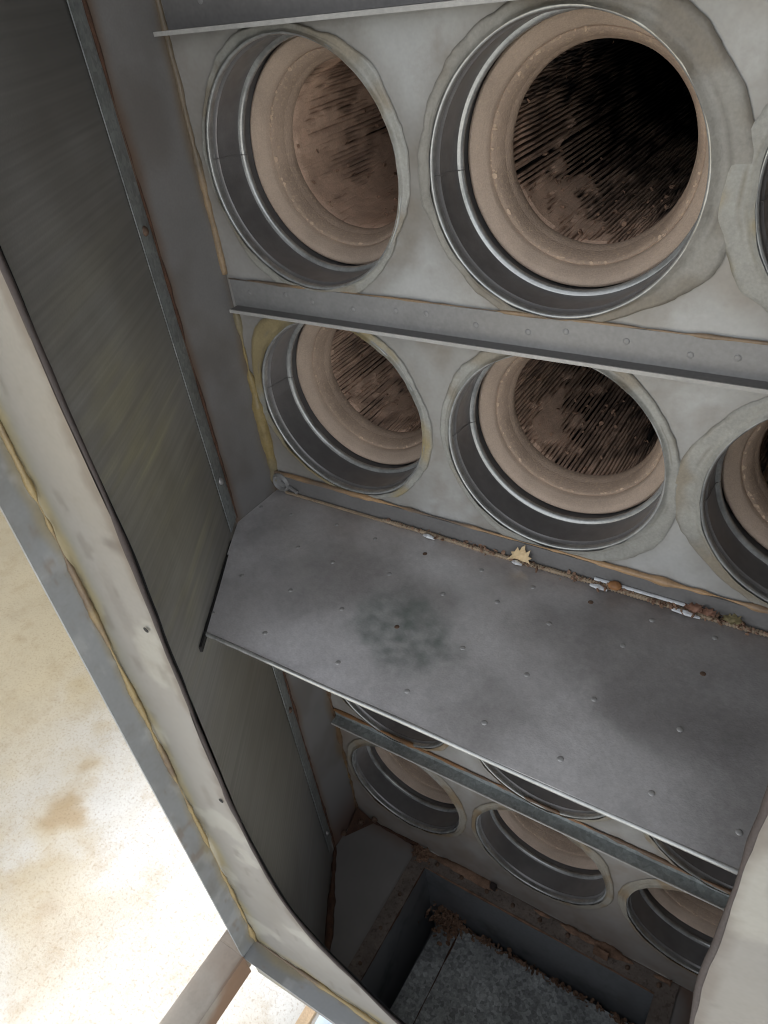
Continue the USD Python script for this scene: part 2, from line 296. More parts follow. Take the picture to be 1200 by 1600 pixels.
for ri, z in enumerate(ROWS):
    for ci, x in enumerate(COLS):
        w0, lobes, t1, t2 = SEAL.get((ci, ri), (.11, [(random.uniform(0, 6), .5, .06)], lin(140, 134, 122), lin(128, 112, 90)))
        (sv, sf), sc = sealant(x, z, 20 + ri * 5 + ci, w0, lobes, t1, t2)
        part("hole_sealant", (sv, sf), "sealant", back, smooth=True, col=sc)
        part("collar_lip", lathe([(1.02, -.004), (1.026, -.022), (1.018, -.036), (1.006, -.038), (.996, -.03), (.991, -.014), (.996, 0.0), (.998, .035)], (x, z)), "lip_metal", back, smooth=True)
        part("hole_collar", lathe([(.998, .032), (.992, .05), (.980, .062), (.984, .08), (.986, .36), (1.0, .60), (1.02, .62)], (x, z)), "dark_collar", back, smooth=40)
        if ri in (1, 2):
            aw = 3.05 + .1 * ci; pw = [[x + q * math.cos(aw + d_), y_, z + q * math.sin(aw + d_)] for q, y_, d_ in ((.994, -.01, 0), (.975, .07, .01), (.978, .2, .02), (.978, .35, .045), (.945, .39, .05), (.96, .43, .055))]
            part("weld_seam", tube(pw, .0035, 5), "dark_collar", back, smooth=True)
        part("gasket_ring", lathe([(.987, .36), (.962, .368), (.950, .385), (.948, .40), (.955, .42), (.986, .45)], (x, z)), "lip_metal", back, smooth=True)

# side returns (between tube sheet and angled panels) and angled panels towards the door
def coloured_sheet(name, o, a, b, na, nb, fn, m, parent, bulge=None, **k):
    v, f = grid(o, a, b, na, nb)
    if bulge is not None: v = bulge(v)
    c = fn(v); return part(name, (v, f), m, parent, smooth=True, col=c, **k)
YS, XA, YA = -0.78, -2.26, -2.865
dA = np.array([XA + XW, YA - YS, 0.]); dA /= np.linalg.norm(dA); nA = np.array([-dA[1], dA[0], 0.])   # along the panel towards the door, and out of it into the housing
def ret_col(v):
    c = np.tile(np.array(lin(124, 122, 120)), (len(v), 1)); f2 = fbm(v, 5, 31, 1.2)
    c = mixc(c, lin(106, 101, 96), sstep(0, .5, f2) * .6)
    c = mixc(c, lin(104, 80, 60), sstep(-.62, -.76, v[:, 1] + .05 * fbm(v, 4, 6, 2)) * .75)        # rust creeping out of the lap seam
    c = mixc(c, lin(120, 96, 60), sstep(-.14, -.0, v[:, 1] + .12 * fbm(v, 4, 8, 1)) * .55)
    c = mixc(c, lin(96, 62, 44), sstep(-7.6, -8.7, v[:, 2]) * .7)
    return c
def ang_col(v):
    c = np.tile(np.array(lin(132, 131, 128)), (len(v), 1)); f1 = fbm(v, 4, 41, .5)
    c = mixc(c, lin(104, 101, 95), sstep(-.1, .5, f1) * .7)
    s = np.hypot(v[:, 0] + 3.5, v[:, 1] + .78); q = np.column_stack([v[:, 2] * 7, s * .8, 0 * s])     # diagonal wipe marks in the dust
    st = fbm(q, 4, 44, 1.0); zone = np.exp(-((v[:, 2] - .2) / 1.6) ** 2) * np.exp(-((s - 1.5) / 1.0) ** 2)
    c = mixc(c, lin(158, 153, 122), np.clip(sstep(.0, .5, st) * zone * .5 + zone * .3, 0, 1))
    c = mixc(c, lin(114, 110, 96), sstep(-1.5, -2.5, v[:, 2]) * sstep(-7.5, -5, v[:, 2]) * .5)
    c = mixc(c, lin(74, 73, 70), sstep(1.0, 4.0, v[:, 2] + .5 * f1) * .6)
    return c
side = part_l = coloured_sheet("side_return", [-XW, 0, ZF], [0, YS, 0], [0, 0, ZT - ZF], 40, 260, ret_col, "return_panel", H)
coloured_sheet("side_return", [XW, YS, ZF], [0, -YS, 0], [0, 0, ZT - ZF], 8, 50, ret_col, "return_panel", H)
angp = coloured_sheet("angled_panel", [-XW, YS, ZF], [XA + XW, YA - YS, 0], [0, 0, ZT - ZF], 90, 420, ang_col, "dark_panel", H, bulge=lambda v: v + nA * (.03 * fbm(v, 2, 47, .45) - .02)[:, None])
coloured_sheet("angled_panel", [-XA, YA, ZF], [XW + XA, YS - YA, 0], [0, 0, ZT - ZF], 20, 60, ang_col, "dark_panel", H)
E0 = np.array([-XW, YS, 0.])
def onA(s, z, h=0.0): return E0 + dA * s + nA * h + np.array([0, 0, z])
def slabA(s0, s1, z0, z1, h0, h1):
    v = np.array([onA(s, z, h) for h in (h0, h1) for z in (z0, z1) for s in (s0, s1)])
    return trimesh.Trimesh(v, [[4, 5, 7], [4, 7, 6], [0, 3, 1], [0, 2, 3], [0, 1, 5], [0, 5, 4], [2, 7, 3], [2, 6, 7], [0, 4, 6], [0, 6, 2], [1, 3, 7], [1, 7, 5]], process=False)
for z0, z1 in ((-1.24, ZT - .1), (-8.3, -1.36)):
    part("lap_strip", slabA(-.02, .27, z0, z1, .003, .011), "galvanised", angp, smooth=False)
for z in (5.2, 2.05, -.62, -4.6, -7.9):
    part("bolt_head", dome_head(onA(.14, z, .011), nA, .045, .035), "screw_rust" if z in (2.05, -4.6) else "screw_zinc", angp, smooth=True)
def bead(name, pts, r0, m, parent, seed, amp=.5, sides=7, col=None, smooth=True, **k):
    """an uneven run of sealant or rust along a seam"""
    p = np.asarray(pts, float); L = np.concatenate([[0], np.cumsum(np.linalg.norm(np.diff(p, axis=0), axis=1))])
    n = int(L[-1] / .035) + 2; t = np.linspace(0, L[-1], n); q = np.stack([np.interp(t, L, p[:, i]) for i in range(3)], -1)
    a = np.column_stack([t, 0 * t, 0 * t]); w = r0 * np.clip(1 + amp * 1.6 * fbm(a, 4, seed, 2.2) + amp * .5 * fbm(a, 3, seed + 3, 9), .15, 3)
    q = q + .25 * r0 * np.stack([fbm(a, 3, seed + 5 + i, 3) for i in range(3)], -1)
    if col is None: return part(name, tube(q, w, sides), m, parent, smooth=True, **k)
    mt = tube(q, w, sides); g = fbm(mt.vertices, 4, seed + 9, 1.5)
    return part(name, mt, m, parent, smooth=True, col=mixc(np.tile(np.array(col[0]), (len(g), 1)), col[1], sstep(-.2, .3, g)), **k)
bead("rust_seam", [[-XW + .01, YS + .03, ZT], [-XW + .01, YS + .03, -1.25]], .012, "rust", side, 3, .9)
bead("rust_seam", [[-XW + .01, YS + .03, -1.4], [-XW + .01, YS + .03, ZF]], .016, "rust", side, 5, .9)
yc = (lin(160, 134, 88), lin(120, 100, 74))
bead("corner_sealant", [[-XW + .01, -.01, ZT], [-XW + .01, -.01, 1.35]], .03, "sealant", side, 11, .8, col=(lin(150, 128, 100), lin(112, 100, 84)))
bead("corner_sealant", [[-XW + .012, -.012, .98], [-XW + .012, -.012, -1.2]], .05, "sealant", side, 13, .8, col=(lin(146, 128, 86), lin(128, 118, 94)))
bead("corner_sealant", [[-XW + .012, -.012, -1.4], [-XW + .012, -.012, ZF]], .035, "sealant", side, 14, .8, col=(lin(120, 96, 62), lin(96, 76, 58)))

# cross angles between the rows
def cross_angle(z0, z1, dep, mat_leg, rivets, seam, seed, mat_top=None):
    t = .02
    leg = part("cross_angle", box(-3.43, XW - .02, -.03, -.008, z0, z1), mat_leg, H, smooth=False)
    part("angle_ledge", box(-3.41, XW - .02, -dep, -.0305, z0 - t, z0), mat_top or mat_leg, leg, smooth=False)
    part("angle_lip", box(-3.40, XW - .02, -dep - .014, -dep - .001, z0 - .026, z0 + .006), "edge_grey", leg, smooth=False)
    for (x, z) in rivets: part("rivet", dome_head([x, -.03, z], [0, -1, 0], .027, .010), "plain_grey", leg, smooth=True)
    if seam: bead("seam_sealant", [[-XW + .05, -.02, z1 + .004], [XW - .05, -.02, z1 + .004]], seam[2], "sealant", leg, seed, .9, col=seam[:2])
    return leg
RV12 = [(412, 463), (456, 464), (519, 477), (565, 484), (619, 485), (669, 497), (714, 499), (771, 505), (852, 525), (911, 526), (946, 533), (988, 532), (1050, 533), (1143, 541)]
rv = [(-3.2 + .42 * i + .06 * math.sin(i * 2.1), 1.19 + .03 * math.sin(i * 1.7)) for i in range(16)]
cross_angle(1.04, 1.31, .15, "plain_grey", rv, (lin(140, 118, 92), lin(96, 84, 72), .011), 51, "ledge_grey")
cross_angle(3.43, 3.72, .22, "ledge_grey", [(-3 + .6 * i, 3.6) for i in range(11)], (lin(120, 110, 100), lin(96, 84, 72), .012), 52)
cross_angle(-5.72, -5.62, .19, "galvanised", [], (lin(136, 100, 66), lin(100, 80, 62), .022), 53)

# baffle shelf with its sill strip, ribbed trim, clips and rivets
ZS = -1.30; YB = -2.27
sill = part("sill_strip", box(-XW + .02, XW - .02, -.05, -.008, ZS + .01, -1.06), "ledge_grey", H, smooth=False)
bead("seam_sealant", [[-XW + .05, -.03, -1.055], [XW - .05, -.03, -1.055]], .018, "sealant", sill, 55, 1.0, col=(lin(176, 142, 104), lin(120, 104, 88)))
xs_front = -XW + (YS - YB) / (YS - YA) * (XA + XW) - .02
n1, n2 = 240, 110
def zsh(x, y): q = np.column_stack([np.ravel(x), np.ravel(y), 0 * np.ravel(x)]); return ZS + .022 * fbm(q, 2, 64, .75)
s, t = np.meshgrid(np.linspace(0, 1, n1 + 1), np.linspace(0, 1, n2 + 1), indexing="ij")
yv = -.055 + t * (YB + .055); hx = np.where(yv > YS, XW - .03, XW - .03 + (-xs_front - XW + .03) * (yv - YS) / (YB - YS))
v = np.stack([(2 * s - 1) * hx, yv, 0 * s], -1).reshape(-1, 3); v[:, 2] = zsh(v[:, 0], v[:, 1])
i, j = np.meshgrid(np.arange(n1), np.arange(n2), indexing="ij"); k = (i * (n2 + 1) + j).ravel()
q = np.stack([k, k + 1, k + n2 + 2, k + n2 + 1], -1); f = np.vstack([q[:, [0, 2, 1]], q[:, [0, 3, 2]]])
f1 = fbm(v, 4, 61, .9); f2 = fbm(v, 5, 62, 2.2)
c = np.tile(np.array(lin(188, 186, 185)), (len(v), 1))
c = mixc(c, lin(142, 139, 137), sstep(-.15, .45, f1) * .7)
c = mixc(c, lin(190, 188, 186), sstep(.1, .5, fbm(v, 4, 65, 1.1)) * .35)
c = mixc(c, lin(128, 108, 94), sstep(-.55, .0, v[:, 1] + .25 * f2) * .4)
g_ = cpos / U - [0, 0, GZ]; q_ = fw + (628 - 600) / 1138.615 * rr - (985 - 800) / 1138.615 * uu; g_ = g_ + (ZS - g_[2]) / q_[2] * q_
d = np.hypot((v[:, 0] - g_[0]) / .62, (v[:, 1] - g_[1]) / .52) + .5 * f2
c = mixc(c, lin(120, 127, 122), sstep(1.05, .5, d) * np.clip(.62 + .5 * fbm(v, 4, 66, 11), 0, 1))
c = mixc(c, lin(206, 204, 206), sstep(-.6, -3.0, v[:, 0] + 1.1 * v[:, 1] + 1.6 + .6 * f1) * .45)  # left and front paler: brighter light painted into the shelf colour
c = mixc(c, lin(124, 121, 120), sstep(.2, 1.6, v[:, 0] + .7 * v[:, 1] + .6 + 1.3 * f1) * .5)  # grime at right, which also paints the weaker light there
c = c * (1 + .10 * fbm(v, 3, 67, 30)[:, None])
vb = v + [0, 0, -.03]; nv = len(v)
rim = [(a * (n2 + 1) + n2, (a + 1) * (n2 + 1) + n2) for a in range(n1)]
rim += [(0 * (n2 + 1) + b, 0 * (n2 + 1) + b + 1) for b in range(n2)] + [(n1 * (n2 + 1) + b + 1, n1 * (n2 + 1) + b) for b in range(n2)]
fr = [[a, b, b + nv] for a, b in rim] + [[a, b + nv, a + nv] for a, b in rim]
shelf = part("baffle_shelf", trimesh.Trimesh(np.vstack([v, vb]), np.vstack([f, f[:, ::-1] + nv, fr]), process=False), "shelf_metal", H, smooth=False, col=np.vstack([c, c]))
part("shelf_hem", tube(np.column_stack([np.linspace(xs_front, -xs_front, 60), np.full(60, YB - .004), ZS - .012 + .004 * np.sin(np.linspace(0, 17, 60))]), .021, 6), "lip_metal", shelf, smooth=True)
def shelf_pt(px, py):
    """where a rivet seen in the picture stands on the shelf"""
    dd = fw + (px - 600) / 1138.615 * rr - (py - 800) / 1138.615 * uu; o = cpos / U - [0, 0, GZ]; tt = (ZS - o[2]) / dd[2]; return o + tt * dd
RVS = [(408, 792), (454, 804), (526, 820), (586, 842), (664, 866), (752, 891), (833, 917), (923, 940), (1019, 969), (1117, 997), (466, 857), (520, 880), (608, 897), (692, 928), (777, 940), (858, 974), (973, 1010), (1098, 1054),
       (378, 900), (454, 924), (534, 952), (620, 979), (723, 1012), (823, 1054), (928, 1094), (1062, 1142), (332, 958), (414, 989), (528, 1035), (636, 1080), (757, 1130), (876, 1187), (1018, 1241), (1155, 1301)]
for n, (a, b) in enumerate(RVS):
    pt = shelf_pt(a, b); part("rivet", dome_head([pt[0], pt[1], zsh(pt[0], pt[1])[0] - .002], [0, 0, 1], .026, .010), "screw_rust" if n in (4, 7, 17, 21) else "screw_zinc", shelf, smooth=True)
xs = np.arange(-1.9, 2.6, .0075); ph = np.arange(len(xs))
part("ribbed_trim", tube(np.column_stack([xs, np.full(len(xs), -.085), ZS + .03 + .006 * np.sin(xs * 3)]), .020 + (.006 + .005 * fbm(np.column_stack([xs, xs * 0, xs * 0]), 3, 68, 3)) * (ph % 4 < 2) + .006 * fbm(np.column_stack([xs, xs * 0, xs * 0]), 3, 69, 5), 8), "trim_tan", shelf, smooth=False)
part("trim_tail", tube(np.column_stack([np.linspace(-3.3, -1.9, 50), np.full(50, -.08), np.full(50, ZS + .02)]), .018, 6), "trim_tan", shelf)
for px, py, ln in ((670, 844, .07), (815, 873, .05), (935, 922, .08), (1073, 958, .12)):
    pt = shelf_pt(px, py); a = np.array([pt[0] - ln, -.12, ZS + .03]); b = np.array([pt[0] + ln, -.13, ZS + .03])
    part("trim_clip", tube([a, (a + b) / 2 + [0, -.03, .035], b], [.016, .026, .012], 7), "clip_white", shelf)
part("white_rod", tube([[.5, -.068, ZS + .075], [1.55, -.068, ZS + .072]], .017, 7), "clip_white", shelf)
cap = part("round_plug", lathe([(.12, -.03), (.125, -.07), (.10, -.1), (.085, -.085), (.075, -.06), (.001, -.055)], (-3.36, -1.16), 24), "plain_grey", side, smooth=40)
part("plug_stem", tube([[-3.36, -.05, -1.16], [-3.1, -.1, -1.22]], .022, 7), "plain_grey", side)
# bent flange of the angled panel under the shelf end
part("shelf_end_flange", slabA(.35, 1.95, ZS - .05, ZS + .012, .004, .03), "dark_hollow", shelf, smooth=False)

# floor with the outlet frame, chute and gate
pl = Polygon([(-XW, 0), (-XW, YS), (XA, YA), (-XA, YA), (XW, YS), (XW, 0)]).difference(sbox(-1.92, -2.62, 1.92, -.3))
fm = flatpoly(pl, .06); fv = np.column_stack([fm.vertices, ]); fv[:, 2] = ZF
ff = fm.faces; nz = np.cross(fv[ff[:, 1]] - fv[ff[:, 0]], fv[ff[:, 2]] - fv[ff[:, 0]])[:, 2]; ff[nz < 0] = ff[nz < 0][:, ::-1]
c = np.tile(np.array(lin(128, 125, 122)), (len(fv), 1)); f2 = fbm(fv, 5, 71, 1.5)
c = mixc(c, lin(104, 76, 58), np.clip(sstep(-.3, .02, fv[:, 1] + .12 * f2) + sstep(2.2, 2.5, fv[:, 0]), 0, 1) * .7)
floor = part("floor_panel", (fv, ff), "return_panel", H, smooth=False, col=c)
frame = part("outlet_frame", cat([box(-2.2, 2.2, -.30, -.03, ZF + .004, ZF + .035), box(-2.2, -1.92, -2.62, -.302, ZF + .004, ZF + .035), box(1.92, 2.2, -2.62, -.302, ZF + .004, ZF + .035), box(-2.2, 2.2, -2.85, -2.622, ZF + .004, ZF + .035)]), "frame_steel", H, smooth=False)
for x in np.linspace(-1.75, 1.95, 9): part("frame_bolt", dome_head([x, -.16, ZF + .035], [0, 0, 1], .04, .05, 6), "screw_rust", frame, smooth=False)
for y in (-.9, -1.5, -2.1):
    for x in (-2.06, 2.06): part("frame_bolt", dome_head([x, y, ZF + .035], [0, 0, 1], .035, .03, 6), "screw_rust", frame, smooth=False)
bead("dust_crust", [[-2.25, -.06, ZF + .02], [2.1, -.06, ZF + .02]], .05, "dust", frame, 75, 1.2)
bead("rusty_edge", [[-1.92, -.302, ZF + .04], [1.92, -.302, ZF + .04]], .014, "dust", frame, 77, .6)
bead("rusty_edge", [[-1.915, -.32, ZF + .04], [-1.915, -2.6, ZF + .04]], .014, "rust", frame, 78, .9)
part("bracket", cat([box(.98, 1.2, -.22, -.17, ZF + .036, ZF + .2), box(1.0, 1.18, -.17, -.03, ZF + .036, ZF + .06)]), "dust", frame, smooth=False)
for x in (-.75, ): part("bracket", box(x - .05, x + .05, -.1, -.03, ZF + .036, ZF + .16), "rubber_dark", frame, smooth=False)
zc = -10.9
def inward(q): return q
chute = part("outlet_chute", cat([box(-1.96, 1.96, -.3, -.27, zc, ZF - .002), box(-1.98, -1.92, -2.62, -.302, zc, ZF - .002), box(1.92, 1.98, -2.62, -.302, zc, ZF - .002), box(-1.96, 1.96, -2.66, -2.622, zc, ZF - .002), box(-1.98, 1.98, -2.66, -.27, zc - .04, zc - .002)]), "chute_steel", H, smooth=False)
gate = thing("slide_gate", "dull galvanised slide gate plate lying in the square outlet", "slide gate", [.15, -1.5, -9.9])
part("gate_plate", box(-1.22, 1.87, -2.6, -.42, -9.93, -9.9), "gate_zinc", gate, smooth=False)
part("folded_edge", trimesh.Trimesh([[-1.62, -.44, -9.93], [-1.222, -.43, -9.9], [-1.222, -2.6, -9.9], [-1.68, -2.6, -9.93], [-1.62, -.44, -9.96], [-1.222, -.43, -9.93], [-1.222, -2.6, -9.93], [-1.68, -2.6, -9.96]], [[0, 2, 1], [0, 3, 2], [4, 5, 6], [4, 6, 7], [0, 1, 5], [0, 5, 4], [0, 4, 7], [0, 7, 3], [2, 3, 7], [2, 7, 6]], process=False), "gate_zinc", gate, smooth=False)
bead("rust_line", [[-1.222, -.46, -9.9], [-1.222, -2.58, -9.9]], .014, "rust", gate, 79, .8)
part("gate_hole", dome_head([1.62, -.55, -9.9], [0, 0, 1], .04, .006), "dark_hollow", gate)
# rusty corner gusset
gus = part("corner_gusset", trimesh.Trimesh(np.array([[-3.48, -.05, ZF + .01], [-3.12, -.02, ZF + .01], [-3.46, -.5, ZF + .01], [-3.45, -.04, ZF + .3], [-3.48, -.05, ZF + .004]]), [[1, 3, 2], [0, 2, 3], [0, 3, 1], [0, 1, 2]], process=False), "rust", H, smooth=False)
for p_, n_ in (([-3.1, -.02, ZF + .16], [0.1, -1, .1]), ([-3.32, -.17, ZF + .1], [1, -1, 1]), ([-3.48, -.5, ZF + .12], [1, -.1, .1])):
    part("gusset_bolt", dome_head(p_, n_, .06, .06, 6), "screw_rust", gus, smooth=False)
bead("rusty_seam", [list(onA(0, ZF + .02, .02)), list(onA(2.3, ZF + .02, .02))], .045, "rust", floor, 81, .6)
bead("floor_sealant", [[-3.4, -.02, ZF + .01], [-2.2, -.02, ZF + .01]], .03, "rust", floor, 82, .8)

# front panel with the round cornered door opening, its edge trim, jamb and sealant
OUT = [(-2.17, 8.0), (-2.17, 4), (-2.165, 2.6), (-2.14, .5), (-2.2, -1), (-2.235, -2.35), (-2.245, -3.4), (-2.15, -4.2), (-1.97, -5.06), (-1.62, -5.70), (-1.21, -6.1), (-.64, -6.62), (0, -6.88), (.7, -6.98), (1.4, -6.8), (1.95, -6.1), (2.2, -5.0), (2.235, -3.2), (2.225, -2), (2.2, -1), (2.195, .5), (2.2, 3), (2.2, 8.0)]
o_ = np.array(OUT + [OUT[0]]); L = np.concatenate([[0], np.cumsum(np.linalg.norm(np.diff(o_, axis=0), axis=1))])
from scipy.interpolate import PchipInterpolator
tt = np.linspace(0, L[-2], 420); op = np.column_stack([PchipInterpolator(L[:-1], o_[:-1, k])(tt) for k in (0, 1)])
op += .03 * np.column_stack([fbm(np.column_stack([tt, 0 * tt, 0 * tt]), 3, 91, 1.1), 0 * tt])
dop = sbox(-XW, ZF - .2, XW, ZT).difference(Polygon(op).buffer(0))
fp = flatpoly(dop, .05); A = np.column_stack([fp.vertices[:, 0], np.full(len(fp.vertices), YF), fp.vertices[:, 1]]); Fq = fp.faces
ny = np.cross(A[Fq[:, 1]] - A[Fq[:, 0]], A[Fq[:, 2]] - A[Fq[:, 0]])[:, 1]; Fq[ny > 0] = Fq[ny > 0][:, ::-1]
A[:, 1] += .016 * fbm(A, 2, 93, .9)
f1 = fbm(A, 4, 94, .6); f2 = fbm(A, 5, 95, 2.5)
c = np.tile(np.array(lin(119, 116, 110)), (len(A), 1))
c = mixc(c, lin(116, 112, 104), sstep(-.1, .5, f1) * .6)
c = mixc(c, lin(112, 111, 96), sstep(-2.72, -3.02, A[:, 0] + .1 * f2) * .5)
for (x, z, rx, rz, a) in ((-2.3, .42, .2, .09, .75), (-2.6, -.25, .12, .6, .25), (-2.36, -1.0, .2, .05, .3), (-2.3, -2.6, .09, .2, .2)):
    d = np.hypot((A[:, 0] - x) / rx, (A[:, 2] - z) / rz) + .7 * f2; c = mixc(c, lin(78, 72, 68), sstep(1, .35, d) * a)
sd_ = np.minimum(np.abs(A[:, 0] + 3.04), np.abs(A[:, 2] + 7.15)) + .12 * f2
c = mixc(c, lin(132, 120, 84), sstep(.16, .0, sd_) * .7); c = mixc(c, lin(150, 148, 138), sstep(.3, .5, fbm(A, 4, 97, 1.7)) * .5)
from scipy.spatial import cKDTree
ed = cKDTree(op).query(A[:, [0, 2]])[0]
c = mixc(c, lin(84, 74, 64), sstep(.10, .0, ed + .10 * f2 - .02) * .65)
c = mixc(c, lin(86, 80, 72), sstep(.36, .5, fbm(A * [1, 1, .35], 5, 98, 6)) * .45)
door = part("front_panel", (A, Fq), "flange_paint", H, smooth=True, col=c)
B = A + [0, .05, 0]; part("front_panel_back", (B, Fq[:, ::-1]), "dark_hollow", H, smooth=False)
p3 = np.column_stack([op[:, 0], np.full(len(op), YF + .016), op[:, 1]])
part("opening_edge", tube(p3, .020 + .009 * fbm(np.column_stack([tt, tt * 0, tt * 0]), 3, 96, 2), 7), "rubber_dark", door, smooth=True)
for x, z in ((-2.32, -.48), (-2.34, -3.05)): part("bolt_hole", dome_head([x, YF - .012, z], [0, -1, 0], .03, .006), "dark_hollow", door)
XJ, ZJ, YJ = 3.04, -7.15, -3.24
jt = .03
def jc(v):
    f2 = fbm(v, 5, 101, 1.3); c = np.tile(np.array(lin(128, 130, 130)), (len(v), 1)); c = mixc(c, lin(106, 105, 100), sstep(-.1, .45, f2) * .6)
    c = mixc(c, lin(138, 124, 88), sstep(YF - .14, YF - .03, v[:, 1] + .1 * f2) * .6)
    c = mixc(c, lin(160, 161, 159), sstep(.22, .5, fbm(v, 5, 103, 4)) * .35); return mixc(c, lin(110, 88, 66), sstep(.32, .55, fbm(v, 5, 105, 5)) * .4)
def jside(name, x0, x1, z0, z1):
    b = box(x0, x1, YJ, YF - .02, z0, z1); vv, fq = trimesh.remesh.subdivide_to_size(b.vertices, b.faces, .08, max_iter=14)
    return part(name, (vv, fq), "flange_paint", H, smooth=False, col=jc(vv))
jl = jside("door_jamb", -XJ - jt, -XJ, ZJ - jt, ZT - .5); jb = jside("door_jamb", -XJ + .002, XJ - .002, ZJ - jt, ZJ)
jside("door_jamb", XJ, XJ + jt, ZJ - jt, ZT - .5); jside("door_jamb", -XJ + .002, XJ - .002, ZT - .5 - jt, ZT - .5)
cc = (lin(140, 122, 84), lin(104, 88, 70))
bead("seam_sealant", [[-XJ + .015, YF - .03, ZT - .6], [-XJ + .015, YF - .03, ZJ + .02]], .019, "sealant", door, 111, 1.1, col=cc)
bead("seam_sealant", [[-XJ + .02, YF - .03, ZJ + .015], [XJ - .05, YF - .03, ZJ + .015]], .017, "sealant", door, 112, 1.1, col=cc)
# outer walls, roof, closed plenum behind the tube sheet, legs
YBK = 7.0
part("outer_wall", box(-XW - .05, -XW - .012, -2.9, YBK, ZF - .2, ZT), "plain_grey", H, smooth=False)
part("outer_wall", box(XW + .012, XW + .05, -2.9, YBK, ZF - .2, ZT), "plain_grey", H, smooth=False)
part("outer_wall", box(-XW - .05, XW + .05, YBK, YBK + .04, ZF - .2, ZT), "plain_grey", H, smooth=False)
part("roof_panel", box(-XW - .06, XW + .06, -2.94, YBK + .05, ZT + .002, ZT + .05), "plain_grey", H, smooth=False)
part("base_panel", cat([box(-XW, XW, .02, YBK - .02, ZF - .06, ZF - .02), box(-XW, -2.02, -2.89, 0, ZF - .12, ZF - .06), box(2.02, XW, -2.89, 0, ZF - .12, ZF - .06)]), "plain_grey", H, smooth=False)
for x in (-3.2, 3.2):
    for y in (2.2, 6.6): part("leg", box(x - .2, x + .2, y - .2, y + .2, -GZ, ZF - .21), "plain_grey", H, smooth=False)
bb = box(-3.49, -3.02, -9.5, YJ, -7.58, -7.12); bv, bf = trimesh.remesh.subdivide_to_size(bb.vertices, bb.faces, .07, max_iter=14)
f2 = fbm(bv, 5, 131, 2.2); c = np.tile(np.array(lin(150, 142, 130)), (len(bv), 1)); c = mixc(c, lin(128, 118, 106), sstep(0, .5, f2) * .6)
c = mixc(c, lin(118, 84, 54), sstep(-4.5, -3.3, bv[:, 1] + 1.1 * f2) * .8 * (.35 + .65 * (bv[:, 0] > -3.05))); c = mixc(c, lin(96, 78, 62), sstep(-3.12, -3.03, bv[:, 0] + .05 * f2) * (bv[:, 2] > -7.13) * .5)
bm_ = part("support_beam", (bv, bf), "flange_paint", H, smooth=False, col=c, label="square tube beam running out from the bottom corner of the door frame")
part("beam_stub", box(-3.49, -3.075, YJ + .002, YF - .02, -7.58, -7.12), "beam_paint", bm_, smooth=False)

# ------------------------------------------------------------------ filter cartridges
def pleats(x, z, seed, fill0, kbot, tipw=.5, ynear=.86, yfar=6.3, N=104):
    """the pleated inside of a cartridge: deep folds, their gaps filled with caked dust towards the bottom; returns mesh and colours"""
    rg = np.random.default_rng(seed); ys = np.concatenate([np.linspace(ynear, 2.4, 34), np.linspace(2.5, yfar, 18)]); step = 2 * np.pi / N
    jt_ = np.clip(rg.normal(0, .12 * step, N), -.2 * step, .2 * step); offs = np.array([-tipw / 2 - .08, -tipw / 2, tipw / 2, tipw / 2 + .08])
    th = (np.arange(N)[:, None] * step + jt_[:, None] + offs[None] * step).ravel(); tip = np.tile([0, 1, 1, 0], N).astype(bool)
    T, Y = np.meshgrid(th, ys, indexing="ij"); P = np.stack([np.cos(T) * 1.3, np.sin(T) * 1.3, Y * .7], -1).reshape(-1, 3)
    n1_ = fbm(P, 4, seed, 1.6).reshape(T.shape); n2_ = fbm(P, 4, seed + 7, 6).reshape(T.shape)
    fill = np.clip(fill0 + kbot * np.cos(T - 4.15) + .42 * n1_ + .3 * n2_ - .10 * (Y - ynear), 0, 1)
    n3_ = fbm(P, 3, seed + 9, 13).reshape(T.shape); rag = (.016 * n2_ + .012 * n3_) * (1.15 - fill)
    R = np.where(tip[:, None], .735 + rag, .735 + .2 * (1 - fill) + .01 * n2_)
    R = R - .05 * np.clip(fill - .75, 0, 1) * (1 + n2_)
    R[:, 0] = .735
    v = np.stack([x + R * np.cos(T), Y, z + R * np.sin(T)], -1).reshape(-1, 3)
    dusty = np.clip(np.where(tip[:, None], .16 + .85 * fill + .18 * n2_, sstep(.72, .95, fill)) - .10 * (Y - ynear), 0, 1).ravel()
    c = mixc(np.tile(np.array(lin(28, 26, 26)), (len(v), 1)), lin(198, 168, 146), dusty)
    c = mixc(c, lin(205, 176, 154), np.clip(fill.ravel() - .9, 0, 1) * 6)
    m = len(ys); i, j = np.meshgrid(np.arange(len(th)), np.arange(m - 1), indexing="ij"); i2 = (i + 1) % len(th)
    q = np.stack([i * m + j, i * m + j + 1, i2 * m + j + 1, i2 * m + j], -1).reshape(-1, 4)
    return trimesh.Trimesh(v, np.vstack([q[:, [0, 1, 2]], q[:, [0, 2, 3]]]), process=False), c
def chips(pts, size, seed, flat=.3):
    rg = np.random.default_rng(seed); out = []
    for p in pts:
        ic = trimesh.creation.icosahedron(); s_ = size * rg.uniform(.5, 1.6); ic.vertices *= s_ * np.array([rg.uniform(.6, 1.8), rg.uniform(.6, 1.4), flat * rg.uniform(.6, 1.6)])
        ic.apply_transform(trimesh.transformations.random_rotation_matrix(rg.random(3))); ic.apply_translation(p); out.append(ic)
    return cat(out)
ROWN = ["row above the top cross angle", "top row", "second row", "row just under the shelf", "bottom row"]
COLN = ["left", "middle", "right"]
